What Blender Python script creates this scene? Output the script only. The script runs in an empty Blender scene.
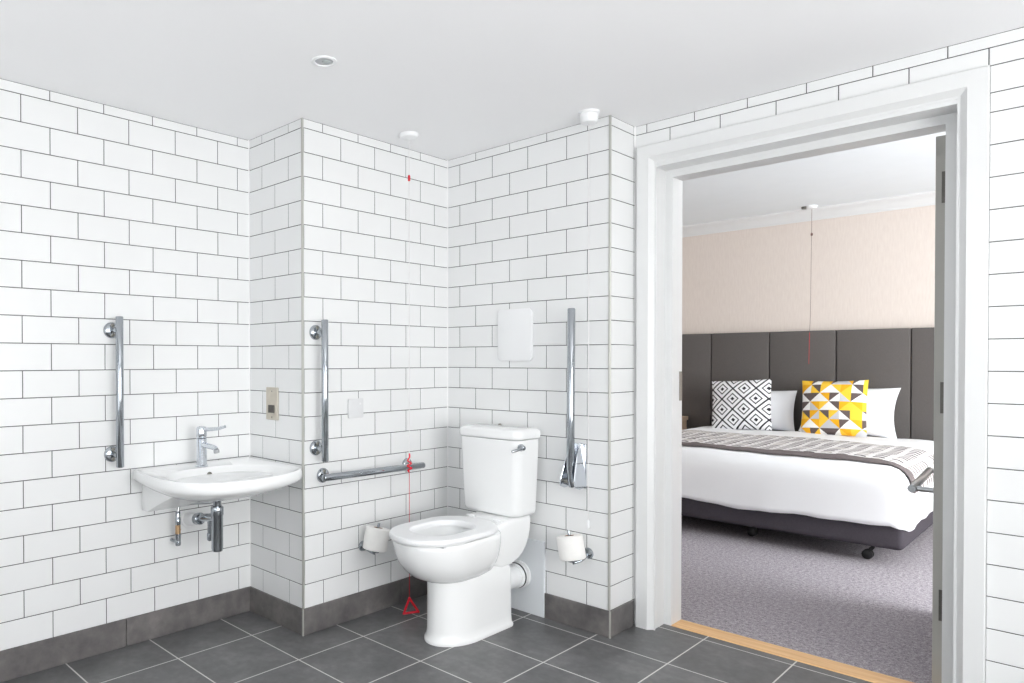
import bpy, bmesh, math, random
from mathutils import Vector, Matrix
PI = math.pi
random.seed(7)
SC = bpy.context.scene
COL = SC.collection

# ------------------------------------------------------------------ materials
def lin(c):
    def f(v):
        v /= 255.0
        return v / 12.92 if v <= 0.04045 else ((v + 0.055) / 1.055) ** 2.4
    return (f(c[0]), f(c[1]), f(c[2]), 1.0)

class NT:
    """tiny helper around a node tree"""
    def __init__(self, name):
        self.m = bpy.data.materials.new(name)
        self.m.use_nodes = True
        self.t = self.m.node_tree
        self.b = self.t.nodes['Principled BSDF']
        self.out = self.t.nodes['Material Output']
    def n(self, typ, **kw):
        x = self.t.nodes.new(typ)
        for k, v in kw.items():
            setattr(x, k, v)
        return x
    def l(self, a, b):
        self.t.links.new(a, b)
    def setv(self, **kw):
        for k, v in kw.items():
            self.b.inputs[k.replace('_', ' ')].default_value = v
    def math(self, op, a, b=None, c=None):
        x = self.n('ShaderNodeMath', operation=op)
        for i, v in enumerate((a, b, c)):
            if v is None:
                continue
            if isinstance(v, (int, float)):
                x.inputs[i].default_value = v
            else:
                self.l(v, x.inputs[i])
        return x.outputs[0]
    def coords(self, kind='Object'):
        return self.n('ShaderNodeTexCoord').outputs[kind]
    def noise(self, scale, detail=3, rough=0.55, vec=None, dim='3D'):
        x = self.n('ShaderNodeTexNoise')
        x.inputs['Scale'].default_value = scale
        x.inputs['Detail'].default_value = detail
        x.inputs['Roughness'].default_value = rough
        if vec is not None:
            self.l(vec, x.inputs['Vector'])
        return x.outputs['Fac']
    def ramp(self, fac, stops, interp='LINEAR'):
        x = self.n('ShaderNodeValToRGB')
        x.color_ramp.interpolation = interp
        e = x.color_ramp.elements
        while len(e) < len(stops):
            e.new(0.5)
        for i, (p, c) in enumerate(stops):
            e[i].position = p
            e[i].color = c
        self.l(fac, x.inputs[0])
        return x.outputs[0]
    def bump(self, h, strength=0.2, dist=0.002):
        x = self.n('ShaderNodeBump')
        x.inputs['Strength'].default_value = strength
        x.inputs['Distance'].default_value = dist
        self.l(h, x.inputs['Height'])
        self.l(x.outputs[0], self.b.inputs['Normal'])

def simple(name, rgb, rough=0.5, metal=0.0, spec=0.5, var=0.03, vscale=6.0, bump=0.0, bscale=200.0, coat=0.0):
    """principled material with a light procedural variation"""
    N = NT(name)
    c = lin(rgb)
    co = N.coords()
    if var:
        f = N.noise(vscale, 3, 0.5, co)
        lo = tuple(max(0, v * (1 - var)) for v in c[:3]) + (1,)
        hi = tuple(min(1, v * (1 + var)) for v in c[:3]) + (1,)
        N.l(N.ramp(f, [(0.3, lo), (0.7, hi)]), N.b.inputs['Base Color'])
    else:
        N.setv(Base_Color=c)
    N.setv(Roughness=rough, Metallic=metal)
    N.b.inputs['Specular IOR Level'].default_value = spec
    if coat:
        N.b.inputs['Coat Weight'].default_value = coat
        N.b.inputs['Coat Roughness'].default_value = 0.08
    if bump:
        N.bump(N.noise(bscale, 2, 0.6, co), bump, 0.002)
    return N.m

M = {}
M['tile'] = simple('white_glazed_tile', (231, 232, 232), 0.28, spec=0.35, var=0.015, vscale=3.0)
M['tile_grout'] = simple('grey_tile_grout', (72, 72, 72), 0.9, spec=0.1, var=0.05)
M['paint_ceiling'] = simple('ceiling_paint', (248, 248, 249), 0.9, spec=0.1, var=0.008, vscale=1.5)
M['paint_bedroom_ceiling'] = simple('cool_white_ceiling_paint', (236, 242, 245), 0.9, spec=0.1, var=0.008)
M['paint_wood'] = simple('white_gloss_paint', (225, 226, 226), 0.35, spec=0.35, var=0.008)
M['lipping'] = simple('grey_door_edge_paint', (176, 175, 170), 0.5, spec=0.2, var=0.02)
M['chrome_bright'] = simple('polished_chrome_light', (214, 218, 224), 0.12, metal=1.0, var=0.02)  # lighter copy of the chrome, brighter reflections put into the base colour
M['paint_wall'] = simple('plain_wall_paint', (228, 226, 222), 0.9, spec=0.1, var=0.01)
M['ceramic'] = simple('white_ceramic', (244, 245, 245), 0.08, spec=0.5, var=0.004)
M['plastic_white'] = simple('white_plastic', (240, 241, 242), 0.35, spec=0.4, var=0.005)
M['plastic_grey'] = simple('pale_grey_plastic', (222, 223, 224), 0.4, spec=0.4, var=0.008)
M['panel_grey'] = simple('pale_boxing_panel', (226, 230, 233), 0.4, spec=0.35, var=0.008)
M['chrome'] = simple('polished_chrome_dark', (172, 177, 182), 0.09, metal=1.0, var=0.02)  # chrome darkened in its base colour to stand in for dark reflections
M['chrome_brushed'] = simple('satin_chrome', (176, 178, 180), 0.28, metal=1.0, var=0.03)
M['steel'] = simple('brushed_warm_steel', (196, 190, 178), 0.33, metal=1.0, var=0.06, vscale=40)
M['steel_dark'] = simple('dull_hinge_steel', (140, 138, 132), 0.4, metal=1.0, var=0.08, vscale=60)
M['hinge'] = simple('dark_hinge_metal', (104, 102, 98), 0.45, metal=0.8, var=0.1, vscale=60)
M['black'] = simple('black_rubber', (26, 26, 28), 0.5, var=0.05)
M['sensor'] = simple('dark_sensor_lens', (62, 58, 52), 0.2, var=0.1, vscale=60)
M['brass'] = simple('aged_brass', (196, 164, 128), 0.35, metal=0.9, var=0.08, vscale=60)
M['trim_metal'] = simple('satin_edge_trim', (196, 196, 190), 0.4, metal=0.6, var=0.03)
M['sealant'] = simple('white_sealant', (238, 238, 238), 0.5, var=0.01)
M['cord_white'] = simple('white_nylon_cord', (226, 224, 224), 0.7, var=0.03)
M['cord_red'] = simple('red_nylon_cord', (206, 30, 46), 0.6, var=0.08, vscale=80)
M['cord_dark'] = simple('brown_red_cord', (120, 92, 84), 0.7, var=0.05)
M['red_plastic'] = simple('red_plastic', (222, 26, 48), 0.35, var=0.04)
M['paper'] = simple('toilet_tissue', (244, 243, 240), 0.95, spec=0.1, var=0.015, vscale=40, bump=0.25, bscale=300)
M['card'] = simple('brown_card_core', (150, 118, 96), 0.9, spec=0.1, var=0.06, vscale=30)
M['water'] = simple('bowl_water', (176, 182, 185), 0.05, var=0.01)
M['lens'] = simple('lamp_lens', (176, 184, 184), 0.15, spec=0.6, var=0.05, vscale=30)
M['linen'] = simple('white_bed_linen', (246, 247, 249), 0.9, spec=0.15, var=0.012, vscale=5, bump=0.35, bscale=9)
M['pillowcase'] = simple('white_pillow_cotton', (240, 241, 244), 0.9, spec=0.15, var=0.01, vscale=8, bump=0.3, bscale=14)
M['base_fabric'] = simple('charcoal_bed_base_fabric', (74, 70, 76), 0.95, spec=0.15, var=0.08, vscale=160, bump=0.3, bscale=500)
M['head_fabric'] = simple('taupe_headboard_fabric', (98, 94, 92), 0.9, spec=0.2, var=0.07, vscale=220, bump=0.3, bscale=600)
M['border'] = simple('grey_runner_border', (116, 108, 108), 0.9, spec=0.1, var=0.08, vscale=120, bump=0.3, bscale=400)
M['nightstand'] = simple('pale_wood_veneer', (216, 190, 166), 0.5, var=0.08, vscale=14)

def slate():
    N = NT('dark_slate_tile')
    co = N.coords()
    a = N.noise(5.5, 6, 0.62, co)
    c = N.noise(28, 4, 0.6, co)
    f = N.math('ADD', N.math('MULTIPLY', a, 0.75), N.math('MULTIPLY', c, 0.25))
    N.l(N.ramp(f, [(0.34, lin((84, 82, 82))), (0.52, lin((106, 103, 102))), (0.70, lin((130, 126, 124)))]), N.b.inputs['Base Color'])
    N.l(N.ramp(a, [(0.3, (0.36,) * 3 + (1,)), (0.7, (0.5,) * 3 + (1,))]), N.b.inputs['Roughness'])
    N.b.inputs['Specular IOR Level'].default_value = 0.4
    N.bump(f, 0.12, 0.003)
    return N.m
M['slate'] = slate()

def floor_tiles():
    N = NT('slate_floor_tiles')
    co = N.coords()
    mp = N.n('ShaderNodeMapping')
    mp.inputs['Location'].default_value = (-0.2625 + 0.3325 * 40, -0.053 + 0.337 * 40, 0)
    N.l(co, mp.inputs['Vector'])
    br = N.n('ShaderNodeTexBrick', offset=0.0, squash=1.0)
    br.inputs['Scale'].default_value = 1.0
    br.inputs['Brick Width'].default_value = 0.3325
    br.inputs['Row Height'].default_value = 0.337
    br.inputs['Mortar Size'].default_value = 0.0028
    br.inputs['Mortar Smooth'].default_value = 0.1
    N.l(mp.outputs[0], br.inputs['Vector'])
    br.inputs['Color1'].default_value = (0.42, 0.42, 0.42, 1)
    br.inputs['Color2'].default_value = (0.58, 0.58, 0.58, 1)
    a = N.noise(5.5, 6, 0.62, co)
    c = N.noise(28, 4, 0.6, co)
    f = N.math('ADD', N.math('MULTIPLY', a, 0.7), N.math('MULTIPLY', c, 0.3))
    sep = N.n('ShaderNodeSeparateColor')
    N.l(br.outputs['Color'], sep.inputs[0])
    f = N.math('ADD', f, N.math('MULTIPLY', N.math('SUBTRACT', sep.outputs[0], 0.5), 0.35))
    base = N.ramp(f, [(0.34, lin((84, 84, 85))), (0.52, lin((104, 104, 105))), (0.70, lin((126, 126, 126)))])
    mix = N.n('ShaderNodeMix', data_type='RGBA')
    N.l(br.outputs['Fac'], mix.inputs['Factor'])
    N.l(base, mix.inputs['A'])
    mix.inputs['B'].default_value = lin((212, 211, 208))
    N.l(mix.outputs['Result'], N.b.inputs['Base Color'])
    N.l(N.ramp(a, [(0.3, (0.34,) * 3 + (1,)), (0.7, (0.48,) * 3 + (1,))]), N.b.inputs['Roughness'])
    N.b.inputs['Specular IOR Level'].default_value = 0.45
    h = N.math('SUBTRACT', N.math('MULTIPLY', f, 0.3), br.outputs['Fac'])
    N.bump(h, 0.25, 0.002)
    return N.m
M['floor_tiles'] = floor_tiles()

def carpet():
    N = NT('flecked_mauve_carpet')
    co = N.coords()
    a = N.noise(170, 3, 0.8, co)
    b = N.noise(60, 2, 0.6, co)
    f = N.math('ADD', N.math('MULTIPLY', a, 0.65), N.math('MULTIPLY', b, 0.35))
    N.l(N.ramp(f, [(0.36, lin((112, 107, 112))), (0.5, lin((164, 158, 164))), (0.64, lin((210, 205, 210)))]), N.b.inputs['Base Color'])
    N.setv(Roughness=1.0)
    N.b.inputs['Specular IOR Level'].default_value = 0.05
    N.bump(f, 0.8, 0.006)
    return N.m
M['carpet'] = carpet()

def wallpaper():
    N = NT('beige_textured_wallpaper')
    co = N.coords()
    mp = N.n('ShaderNodeMapping')
    mp.inputs['Scale'].default_value = (90, 90, 12)
    N.l(co, mp.inputs['Vector'])
    a = N.noise(1.0, 3, 0.6, mp.outputs[0])
    N.l(N.ramp(a, [(0.3, lin((220, 209, 201))), (0.7, lin((227, 217, 209)))]), N.b.inputs['Base Color'])
    N.setv(Roughness=0.85)
    N.b.inputs['Specular IOR Level'].default_value = 0.15
    return N.m
M['wallpaper'] = wallpaper()

def threshold_wood():
    N = NT('oak_threshold')
    co = N.coords()
    mp = N.n('ShaderNodeMapping')
    mp.inputs['Scale'].default_value = (3, 60, 60)
    N.l(co, mp.inputs['Vector'])
    a = N.noise(1.0, 4, 0.6, mp.outputs[0])
    N.l(N.ramp(a, [(0.3, lin((214, 166, 112))), (0.7, lin((238, 198, 146)))]), N.b.inputs['Base Color'])
    N.setv(Roughness=0.45)
    return N.m
M['oak'] = threshold_wood()

def diamonds():
    N = NT('black_white_diamond_print')
    sx = N.n('ShaderNodeSeparateXYZ')
    N.l(N.coords(), sx.inputs[0])
    k = 1.0 / 0.178
    p = N.math('FRACT', N.math('MULTIPLY_ADD', N.math('ADD', sx.outputs['X'], sx.outputs['Z']), k, 20.30))
    q = N.math('FRACT', N.math('MULTIPLY_ADD', N.math('SUBTRACT', sx.outputs['X'], sx.outputs['Z']), k, 20.22))
    d = N.math('MAXIMUM', N.math('ABSOLUTE', N.math('SUBTRACT', p, 0.5)), N.math('ABSOLUTE', N.math('SUBTRACT', q, 0.5)))
    bl, wh = lin((48, 47, 52)), lin((240, 240, 242))
    N.l(N.ramp(d, [(0.0, bl), (0.09, wh), (0.215, bl), (0.285, wh), (0.45, bl)], 'CONSTANT'), N.b.inputs['Base Color'])
    N.setv(Roughness=0.9)
    N.b.inputs['Specular IOR Level'].default_value = 0.1
    return N.m
M['diamonds'] = diamonds()

def triangles():
    N = NT('yellow_grey_triangle_print')
    sx = N.n('ShaderNodeSeparateXYZ')
    N.l(N.coords(), sx.inputs[0])
    u = N.math('MULTIPLY_ADD', sx.outputs['X'], 1 / 0.0700, 30.1)
    v = N.math('MULTIPLY_ADD', sx.outputs['Z'], 1 / 0.0690, 30.2)
    cu, cv = N.math('FLOOR', u), N.math('FLOOR', v)
    fu, fv = N.math('FRACT', u), N.math('FRACT', v)
    # alternate the diagonal from cell to cell
    odd = N.math('MODULO', N.math('ADD', cu, cv), 2.0)
    fu2 = N.math('ADD', N.math('MULTIPLY', fu, N.math('SUBTRACT', 1.0, odd)), N.math('MULTIPLY', N.math('SUBTRACT', 1.0, fu), odd))
    side = N.math('GREATER_THAN', fu2, fv)
    cb = N.n('ShaderNodeCombineXYZ')
    N.l(cu, cb.inputs[0]); N.l(cv, cb.inputs[1]); N.l(N.math('MULTIPLY', side, 7.3), cb.inputs[2])
    wn = N.n('ShaderNodeTexWhiteNoise', noise_dimensions='3D')
    N.l(cb.outputs[0], wn.inputs['Vector'])
    yl, ye = lin((250, 204, 70)), lin((240, 178, 44))
    gr, lg, wh = lin((104, 92, 90)), lin((202, 202, 206)), lin((246, 245, 243))
    a = N.ramp(wn.outputs['Value'], [(0.0, ye), (0.34, yl), (0.60, gr)], 'CONSTANT')
    c = N.ramp(wn.outputs['Value'], [(0.0, wh), (0.50, lg), (0.72, yl)], 'CONSTANT')
    mix = N.n('ShaderNodeMix', data_type='RGBA')
    N.l(side, mix.inputs['Factor']); N.l(a, mix.inputs['A']); N.l(c, mix.inputs['B'])
    N.l(mix.outputs['Result'], N.b.inputs['Base Color'])
    N.setv(Roughness=0.9)
    N.b.inputs['Specular IOR Level'].default_value = 0.1
    return N.m
M['triangles'] = triangles()

def runner_cloth():
    N = NT('dashed_woven_runner')
    sx = N.n('ShaderNodeSeparateXYZ')
    N.l(N.coords('UV'), sx.inputs[0])
    u = N.math('MULTIPLY', sx.outputs['X'], 1 / 0.088)
    v = N.math('MULTIPLY', sx.outputs['Y'], 1 / 0.062)
    fu = N.math('ABSOLUTE', N.math('SUBTRACT', N.math('FRACT', u), 0.5))
    cu = N.math('FLOOR', u)
    shift = N.math('FRACT', N.math('MULTIPLY', cu, 0.5))
    v2 = N.math('ADD', v, N.math('ADD', shift, N.math('MULTIPLY', fu, 0.8)))
    fv = N.math('FRACT', v2)
    band = N.math('MULTIPLY', N.math('LESS_THAN', fu, 0.34), N.math('LESS_THAN', fv, 0.5))
    cb = N.n('ShaderNodeCombineXYZ')
    N.l(cu, cb.inputs[0]); N.l(N.math('FLOOR', v2), cb.inputs[1])
    wn = N.n('ShaderNodeTexWhiteNoise', noise_dimensions='3D')
    N.l(cb.outputs[0], wn.inputs['Vector'])
    dash = N.ramp(wn.outputs['Value'], [(0.0, lin((104, 96, 98))), (0.5, lin((134, 126, 126))), (0.8, lin((182, 174, 168)))], 'CONSTANT')
    mix = N.n('ShaderNodeMix', data_type='RGBA')
    N.l(band, mix.inputs['Factor'])
    mix.inputs['A'].default_value = lin((224, 221, 220))
    N.l(dash, mix.inputs['B'])
    N.l(mix.outputs['Result'], N.b.inputs['Base Color'])
    N.setv(Roughness=0.95)
    N.b.inputs['Specular IOR Level'].default_value = 0.05
    return N.m
M['runner'] = runner_cloth()

def glass():
    N = NT('window_glass')
    N.setv(Base_Color=(1, 1, 1, 1), Roughness=0.0)
    N.b.inputs['Transmission Weight'].default_value = 1.0
    return N.m
M['glass'] = glass()

# ------------------------------------------------------------------ geometry helpers
def obj(name, bm, mats, parent=None, smooth=None):
    """link a bmesh as ONE object; smooth = angle in degrees under which edges shade smooth"""
    if not isinstance(mats, (list, tuple)):
        mats = [mats]
    me = bpy.data.meshes.new(name)
    bm.normal_update()
    bm.to_mesh(me)
    bm.free()
    for m in mats:
        me.materials.append(M[m] if isinstance(m, str) else m)
    if smooth:
        me.polygons.foreach_set('use_smooth', [True] * len(me.polygons))
        me.set_sharp_from_angle(angle=math.radians(smooth))
    o = bpy.data.objects.new(name, me)
    COL.objects.link(o)
    if parent:
        o.parent = parent
    return o

def tag(o, label=None, cat=None, group=None, kind=None):
    if label: o['label'] = label
    if cat: o['category'] = cat
    if group: o['group'] = group
    if kind: o['kind'] = kind
    return o

def struct(name, bm, mats, label=None, parent=None, smooth=None):
    o = obj(name, bm, mats, parent, smooth)
    o['kind'] = 'structure'
    if label: o['label'] = label
    return o

def thing(name, label, cat, loc=(0, 0, 0), rotz=0.0, group=None):
    o = bpy.data.objects.new(name, None)
    o.empty_display_size = 0.05
    COL.objects.link(o)
    o.location = loc
    o.rotation_euler = (0, 0, rotz)
    return tag(o, label, cat, group)

def nb():
    return bmesh.new()

def box(bm, x0, x1, y0, y1, z0, z1, bev=0.0, seg=2, mi=0, mat=None):
    t = bmesh.new()
    bmesh.ops.create_cube(t, size=1.0)
    bmesh.ops.scale(t, vec=(x1 - x0, y1 - y0, z1 - z0), verts=t.verts)
    bmesh.ops.translate(t, vec=((x0 + x1) / 2, (y0 + y1) / 2, (z0 + z1) / 2), verts=t.verts)
    if bev:
        bmesh.ops.bevel(t, geom=list(t.edges), offset=bev, segments=seg, profile=0.5, affect='EDGES')
    if mat is not None:
        bmesh.ops.transform(t, matrix=mat, verts=t.verts)
    merge(bm, t, mi)

def merge(bm, t, mi=0):
    vm = {}
    for v in t.verts:
        vm[v] = bm.verts.new(v.co)
    for f in t.faces:
        try:
            nf = bm.faces.new([vm[v] for v in f.verts])
            nf.material_index = mi if mi else f.material_index
        except ValueError:
            pass
    t.free()

def prism(bm, pts, axis, a, b, bev=0.0, seg=2, mi=0):
    """extrude a 2D polygon: axis 'x' -> pts are (y,z); 'y' -> (x,z); 'z' -> (x,y)"""
    t = bmesh.new()
    def P(p, w):
        return {'x': (w, p[0], p[1]), 'y': (p[0], w, p[1]), 'z': (p[0], p[1], w)}[axis]
    lo = [t.verts.new(P(p, a)) for p in pts]
    hi = [t.verts.new(P(p, b)) for p in pts]
    n = len(pts)
    t.faces.new(lo[::-1]); t.faces.new(hi)
    for i in range(n):
        t.faces.new((lo[i], lo[(i + 1) % n], hi[(i + 1) % n], hi[i]))
    bmesh.ops.recalc_face_normals(t, faces=t.faces)
    if bev:
        bmesh.ops.bevel(t, geom=list(t.edges), offset=bev, segments=seg, profile=0.5, affect='EDGES')
    merge(bm, t, mi)

def loft(bm, rings, cap0=True, cap1=True, mi=0):
    """rings: list of equal-length point lists (closed loops)"""
    t = bmesh.new()
    vs = [[t.verts.new(p) for p in r] for r in rings]
    n = len(vs[0])
    for a, b in zip(vs, vs[1:]):
        for i in range(n):
            t.faces.new((a[i], a[(i + 1) % n], b[(i + 1) % n], b[i]))
    if cap0: t.faces.new(vs[0][::-1])
    if cap1: t.faces.new(vs[-1])
    bmesh.ops.recalc_face_normals(t, faces=t.faces)
    merge(bm, t, mi)

def frame_of(d):
    d = Vector(d).normalized()
    u = d.orthogonal().normalized()
    return u, d.cross(u)

def tube(bm, pts, r, n=16, mi=0, caps=True, sub=0):
    """round tube along a polyline (sub > 0: Catmull-Rom smoothed); r may be a list"""
    pts = [Vector(p) for p in pts]
    rs = list(r) if isinstance(r, (list, tuple)) else [r] * len(pts)
    if sub and len(pts) > 2:
        q, qr = [], []
        for i in range(len(pts) - 1):
            p0 = pts[max(i - 1, 0)]; p1 = pts[i]; p2 = pts[i + 1]; p3 = pts[min(i + 2, len(pts) - 1)]
            for k in range(sub):
                s = k / sub
                q.append(0.5 * ((2 * p1) + (p2 - p0) * s + (2 * p0 - 5 * p1 + 4 * p2 - p3) * s * s + (3 * p1 - p0 - 3 * p2 + p3) * s ** 3))
                qr.append(rs[i] * (1 - s) + rs[i + 1] * s)
        q.append(pts[-1]); qr.append(rs[-1])
        pts, rs = q, qr
    rings = []
    u = None
    for i, p in enumerate(pts):
        d = (pts[min(i + 1, len(pts) - 1)] - pts[max(i - 1, 0)]).normalized()
        if u is None:
            u = d.orthogonal().normalized()
        u = (u - d * u.dot(d)).normalized()
        w = d.cross(u)
        rings.append([p + (u * math.cos(2 * PI * k / n) + w * math.sin(2 * PI * k / n)) * rs[i] for k in range(n)])
    loft(bm, rings, caps, caps, mi)

def lathe(bm, base, axis, prof, n=28, mi=0):
    """revolve prof [(radius, distance along axis)] about an axis from base"""
    base = Vector(base); d = Vector(axis).normalized()
    u, w = frame_of(d)
    rings = [[base + d * h + (u * math.cos(2 * PI * k / n) + w * math.sin(2 * PI * k / n)) * max(r, 1e-4) for k in range(n)] for r, h in prof]
    loft(bm, rings, True, True, mi)

def sphere(bm, c, r, n=16, mi=0, sc=(1, 1, 1)):
    t = bmesh.new()
    bmesh.ops.create_uvsphere(t, u_segments=n, v_segments=n // 2 + 2, radius=r)
    bmesh.ops.scale(t, vec=sc, verts=t.verts)
    bmesh.ops.translate(t, vec=c, verts=t.verts)
    merge(bm, t, mi)

# ------------------------------------------------------------------ room dimensions (metres, floor z = 0)
S = 0.102                     # tile course
W = 0.204                     # tile length
H = 2.188                     # bathroom ceiling
X1, Y1 = 0.410, -0.123        # pipe boxing corner
Y2, X3, Y4 = 0.800, 1.3105, 1.0155
XR, YF = 4.50, -2.75          # right wall, wall behind the camera
ZL0 = 2.14908                 # top full joint line
SK = 0.112                    # skirting height
YB = 1.215                    # bedroom face of the door wall
HB = 2.43                     # bedroom ceiling
XBL, XBR, YBB = -1.25, 4.60, 4.80

def tiles(bm, plane, const, sign, u0, u1, z0, z1, uo, rows=None, parity=True, back=0.08, e0=0.0, e1=0.0):
    """running-bond tiles on a wall plane; the wall body behind them is the grout box"""
    G, DP, BV = 0.0013, 0.0016, 0.0016
    if rows is None:
        rows = []
        k = math.floor((z0 - ZL0) / S)
        while ZL0 + k * S < z1 - 1e-6:
            rows.append((ZL0 + k * S, ZL0 + (k + 1) * S, k % 2))
            k += 1
    def P(u, z, d):
        return (const + sign * d, u, z) if plane == 'x' else (u, const + sign * d, z)
    for a, b, odd in rows:
        a, b = max(a, z0), min(b, z1)
        if b - a < 0.006: continue
        off = uo if (odd or not parity) else uo + W / 2
        j = math.floor((u0 - off) / W)
        while off + j * W < u1 - 1e-6:
            c, d = max(off + j * W, u0), min(off + (j + 1) * W, u1)
            j += 1
            if d - c < 0.006: continue
            tz = random.uniform(-0.00025, 0.00025)
            o = [P(c + G, a + G, -DP), P(d - G, a + G, -DP), P(d - G, b - G, -DP), P(c + G, b - G, -DP)]
            i = [P(c + G + BV, a + G + BV, tz), P(d - G - BV, a + G + BV, 0), P(d - G - BV, b - G - BV, -tz), P(c + G + BV, b - G - BV, 0)]
            vo = [bm.verts.new(p) for p in o]; vi = [bm.verts.new(p) for p in i]
            fs = [vi] + [[vo[q], vo[(q + 1) % 4], vi[(q + 1) % 4], vi[q]] for q in range(4)]
            for f in fs:
                if (plane == 'x') != (sign > 0): f = f[::-1]
                bm.faces.new(f)
    lo, hi = sorted((const - sign * DP * 0.95, const - sign * back))
    if plane == 'x':
        box(bm, lo, hi, u0 + e0, u1 - e1, z0, z1, mi=1)
    else:
        box(bm, u0 + e0, u1 - e1, lo, hi, z0, z1, mi=1)

TM = ['tile', 'tile_grout']
# -- bathroom shell
b = nb(); box(b, -0.1, XR + 0.1, YF - 0.1, 1.113, -0.1, 0.0); struct('floor', b, 'floor_tiles', 'dark slate tiled bathroom floor with pale grout lines')
b = nb(); box(b, -0.1, XR + 0.1, YF - 0.1, Y4 + 0.05, H, H + 0.08); struct('ceiling', b, 'paint_ceiling', 'plain white bathroom ceiling')
UL = -10.81186 * S
b = nb(); tiles(b, 'x', 0.0, 1, YF, Y1, 0, H, UL); struct('wall_left', b, TM, 'white metro tiled wall behind the basin')
b = nb(); tiles(b, 'y', Y1, -1, 0.0, X1, 0, H, 0.206, e1=0.003); struct('wall_boxing_front', b, TM, 'narrow tiled boxing face beside the basin')
b = nb(); tiles(b, 'x', X1, 1, Y1, Y2, 0, H, (-0.12338 + 1) * S, back=0.3, e0=0.003); struct('wall_boxing_side', b, TM, 'tiled boxing wall carrying the grab rails left of the toilet')
b = nb(); tiles(b, 'y', Y2, -1, X1, X3, 0, H, (5.80491 + 1) * S, back=0.3, e1=0.003); struct('wall_back', b, TM, 'tiled wall behind the toilet')
b = nb(); tiles(b, 'x', X3, 1, Y2, Y4, 0, H, Y2, parity=False, e0=0.003); struct('wall_back_return', b, TM, 'narrow tiled return beside the doorway')
UF = (13.29091 + 1) * S
ZA = 2.092
b = nb()
tiles(b, 'y', Y4, -1, X3, XR, ZL0, H, UF + 0.007)
XJ = UF + 0.007 + 5 * W
tiles(b, 'y', Y4, -1, X3, XJ, ZA, ZL0, UF + 0.007)
tiles(b, 'y', Y4, -1, XJ, XR, ZA, ZL0, XJ)
tiles(b, 'y', Y4, -1, 2.4872, XR, ZL0 - 2 * S, ZA, 2.4872, rows=[(2.0065, ZA, 1), (ZL0 - 2 * S, 2.0065, 0)], parity=False)
tiles(b, 'y', Y4, -1, 2.4872, XR, 0, ZL0 - 2 * S, 2.4872, parity=True)
box(b, X3, 1.340, Y4, Y4 + 0.06, 0, ZA)
box(b, X3, 1.3805, Y4 + 0.062, YB - 0.1, 0, ZA, mi=1)
struct('wall_doorway', b, TM, 'tiled wall around the bedroom doorway')
# right wall with the window opening, wall behind the camera
WY0, WY1, WZ0, WZ1 = -2.35, 0.0, 0.45, 2.05
b = nb()
for r in ((YF, WY0, 0, H), (WY1, Y4, 0, H), (WY0, WY1, 0, WZ0), (WY0, WY1, WZ1, H)):
    tiles(b, 'x', XR, -1, r[0], r[1], r[2], r[3], UL)
struct('wall_right', b, TM, 'tiled wall with the bathroom window')
VX0, VX1, VZ0, VZ1 = 0.55, 3.45, 0.35, 2.0
b = nb()
for r in ((0, VX0, 0, H), (VX1, XR, 0, H), (VX0, VX1, 0, VZ0), (VX0, VX1, VZ1, H)):
    tiles(b, 'y', YF, 1, r[0], r[1], r[2], r[3], 0.0)
struct('wall_front', b, TM, 'tiled wall with the added window behind the viewpoint')

def window(name, axis, c, y0, y1, z0, z1, mull, label):
    def bb(bm, a, e, u0, u1, w0, w1, bev=0.0):
        if axis == 'x': box(bm, c + a, c + e, u0, u1, w0, w1, bev)
        else: box(bm, u0, u1, c - e, c - a, w0, w1, bev)
    f = nb()
    t = 0.05
    for a in ((y0, y1, z0, z0 + t), (y0, y1, z1 - t, z1), (y0, y0 + t, z0 + t, z1 - t), (y1 - t, y1, z0 + t, z1 - t)):
        bb(f, 0.02, 0.07, *a, 0.004)
    for k in range(1, mull):
        yc = y0 + (y1 - y0) * k / mull
        bb(f, 0.022, 0.068, yc - 0.025, yc + 0.025, z0 + t, z1 - t, 0.004)
    w = struct(name, f, 'paint_wood', label)
    g = nb(); bb(g, 0.042, 0.048, y0 + 0.03, y1 - 0.03, z0 + 0.03, z1 - 0.03)
    struct('window_pane', g, 'glass', parent=w)
window('window_1', 'x', XR, WY0, WY1, WZ0, WZ1, 3, 'wide white framed bathroom window')

window('window_3_added', 'y', YF, VX0, VX1, VZ0, VZ1, 3, 'unseen white framed window added behind the viewpoint for frontal light')  # unseen window, added so that light also comes from the camera side

# -- skirting tiles
def skirt(name, segs, label):
    bm = nb()
    for s in segs: box(bm, *s, bev=0.0015, seg=1)
    return struct(name, bm, 'slate', label)
T = 0.010
skirt('baseboard_left', [(0.0, T, -1.92, -1.322, 0, SK), (0.0, T, -1.3195, -0.7215, 0, SK), (0.0, T, -0.719, Y1 - T, 0, SK), (0.0, T, YF, -1.9225, 0, SK)], 'dark slate skirting under the basin wall')
skirt('baseboard_boxing_front', [(0.0, X1 + T - 0.004, Y1 - T, Y1, 0, SK)], 'short dark slate skirting on the boxing face')
skirt('baseboard_boxing_side', [(X1, X1 + T, Y1 - T + 0.004, 0.452, 0, SK), (X1, X1 + T, 0.4545, Y2 - T, 0, SK)], 'dark slate skirting beside the toilet')
skirt('baseboard_back', [(X1, 0.60, Y2 - T, Y2, 0, SK), (0.998, X3 + T - 0.004, Y2 - T, Y2, 0, SK)], 'dark slate skirting right of the toilet')
skirt('baseboard_back_return', [(X3, X3 + T, Y2 - T + 0.004, Y4 - 0.022, 0, SK)], 'dark slate skirting on the narrow return')
skirt('baseboard_doorway', [(2.497, XR, Y4 - T, Y4, 0, SK)], 'dark slate skirting right of the doorway')

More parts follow.
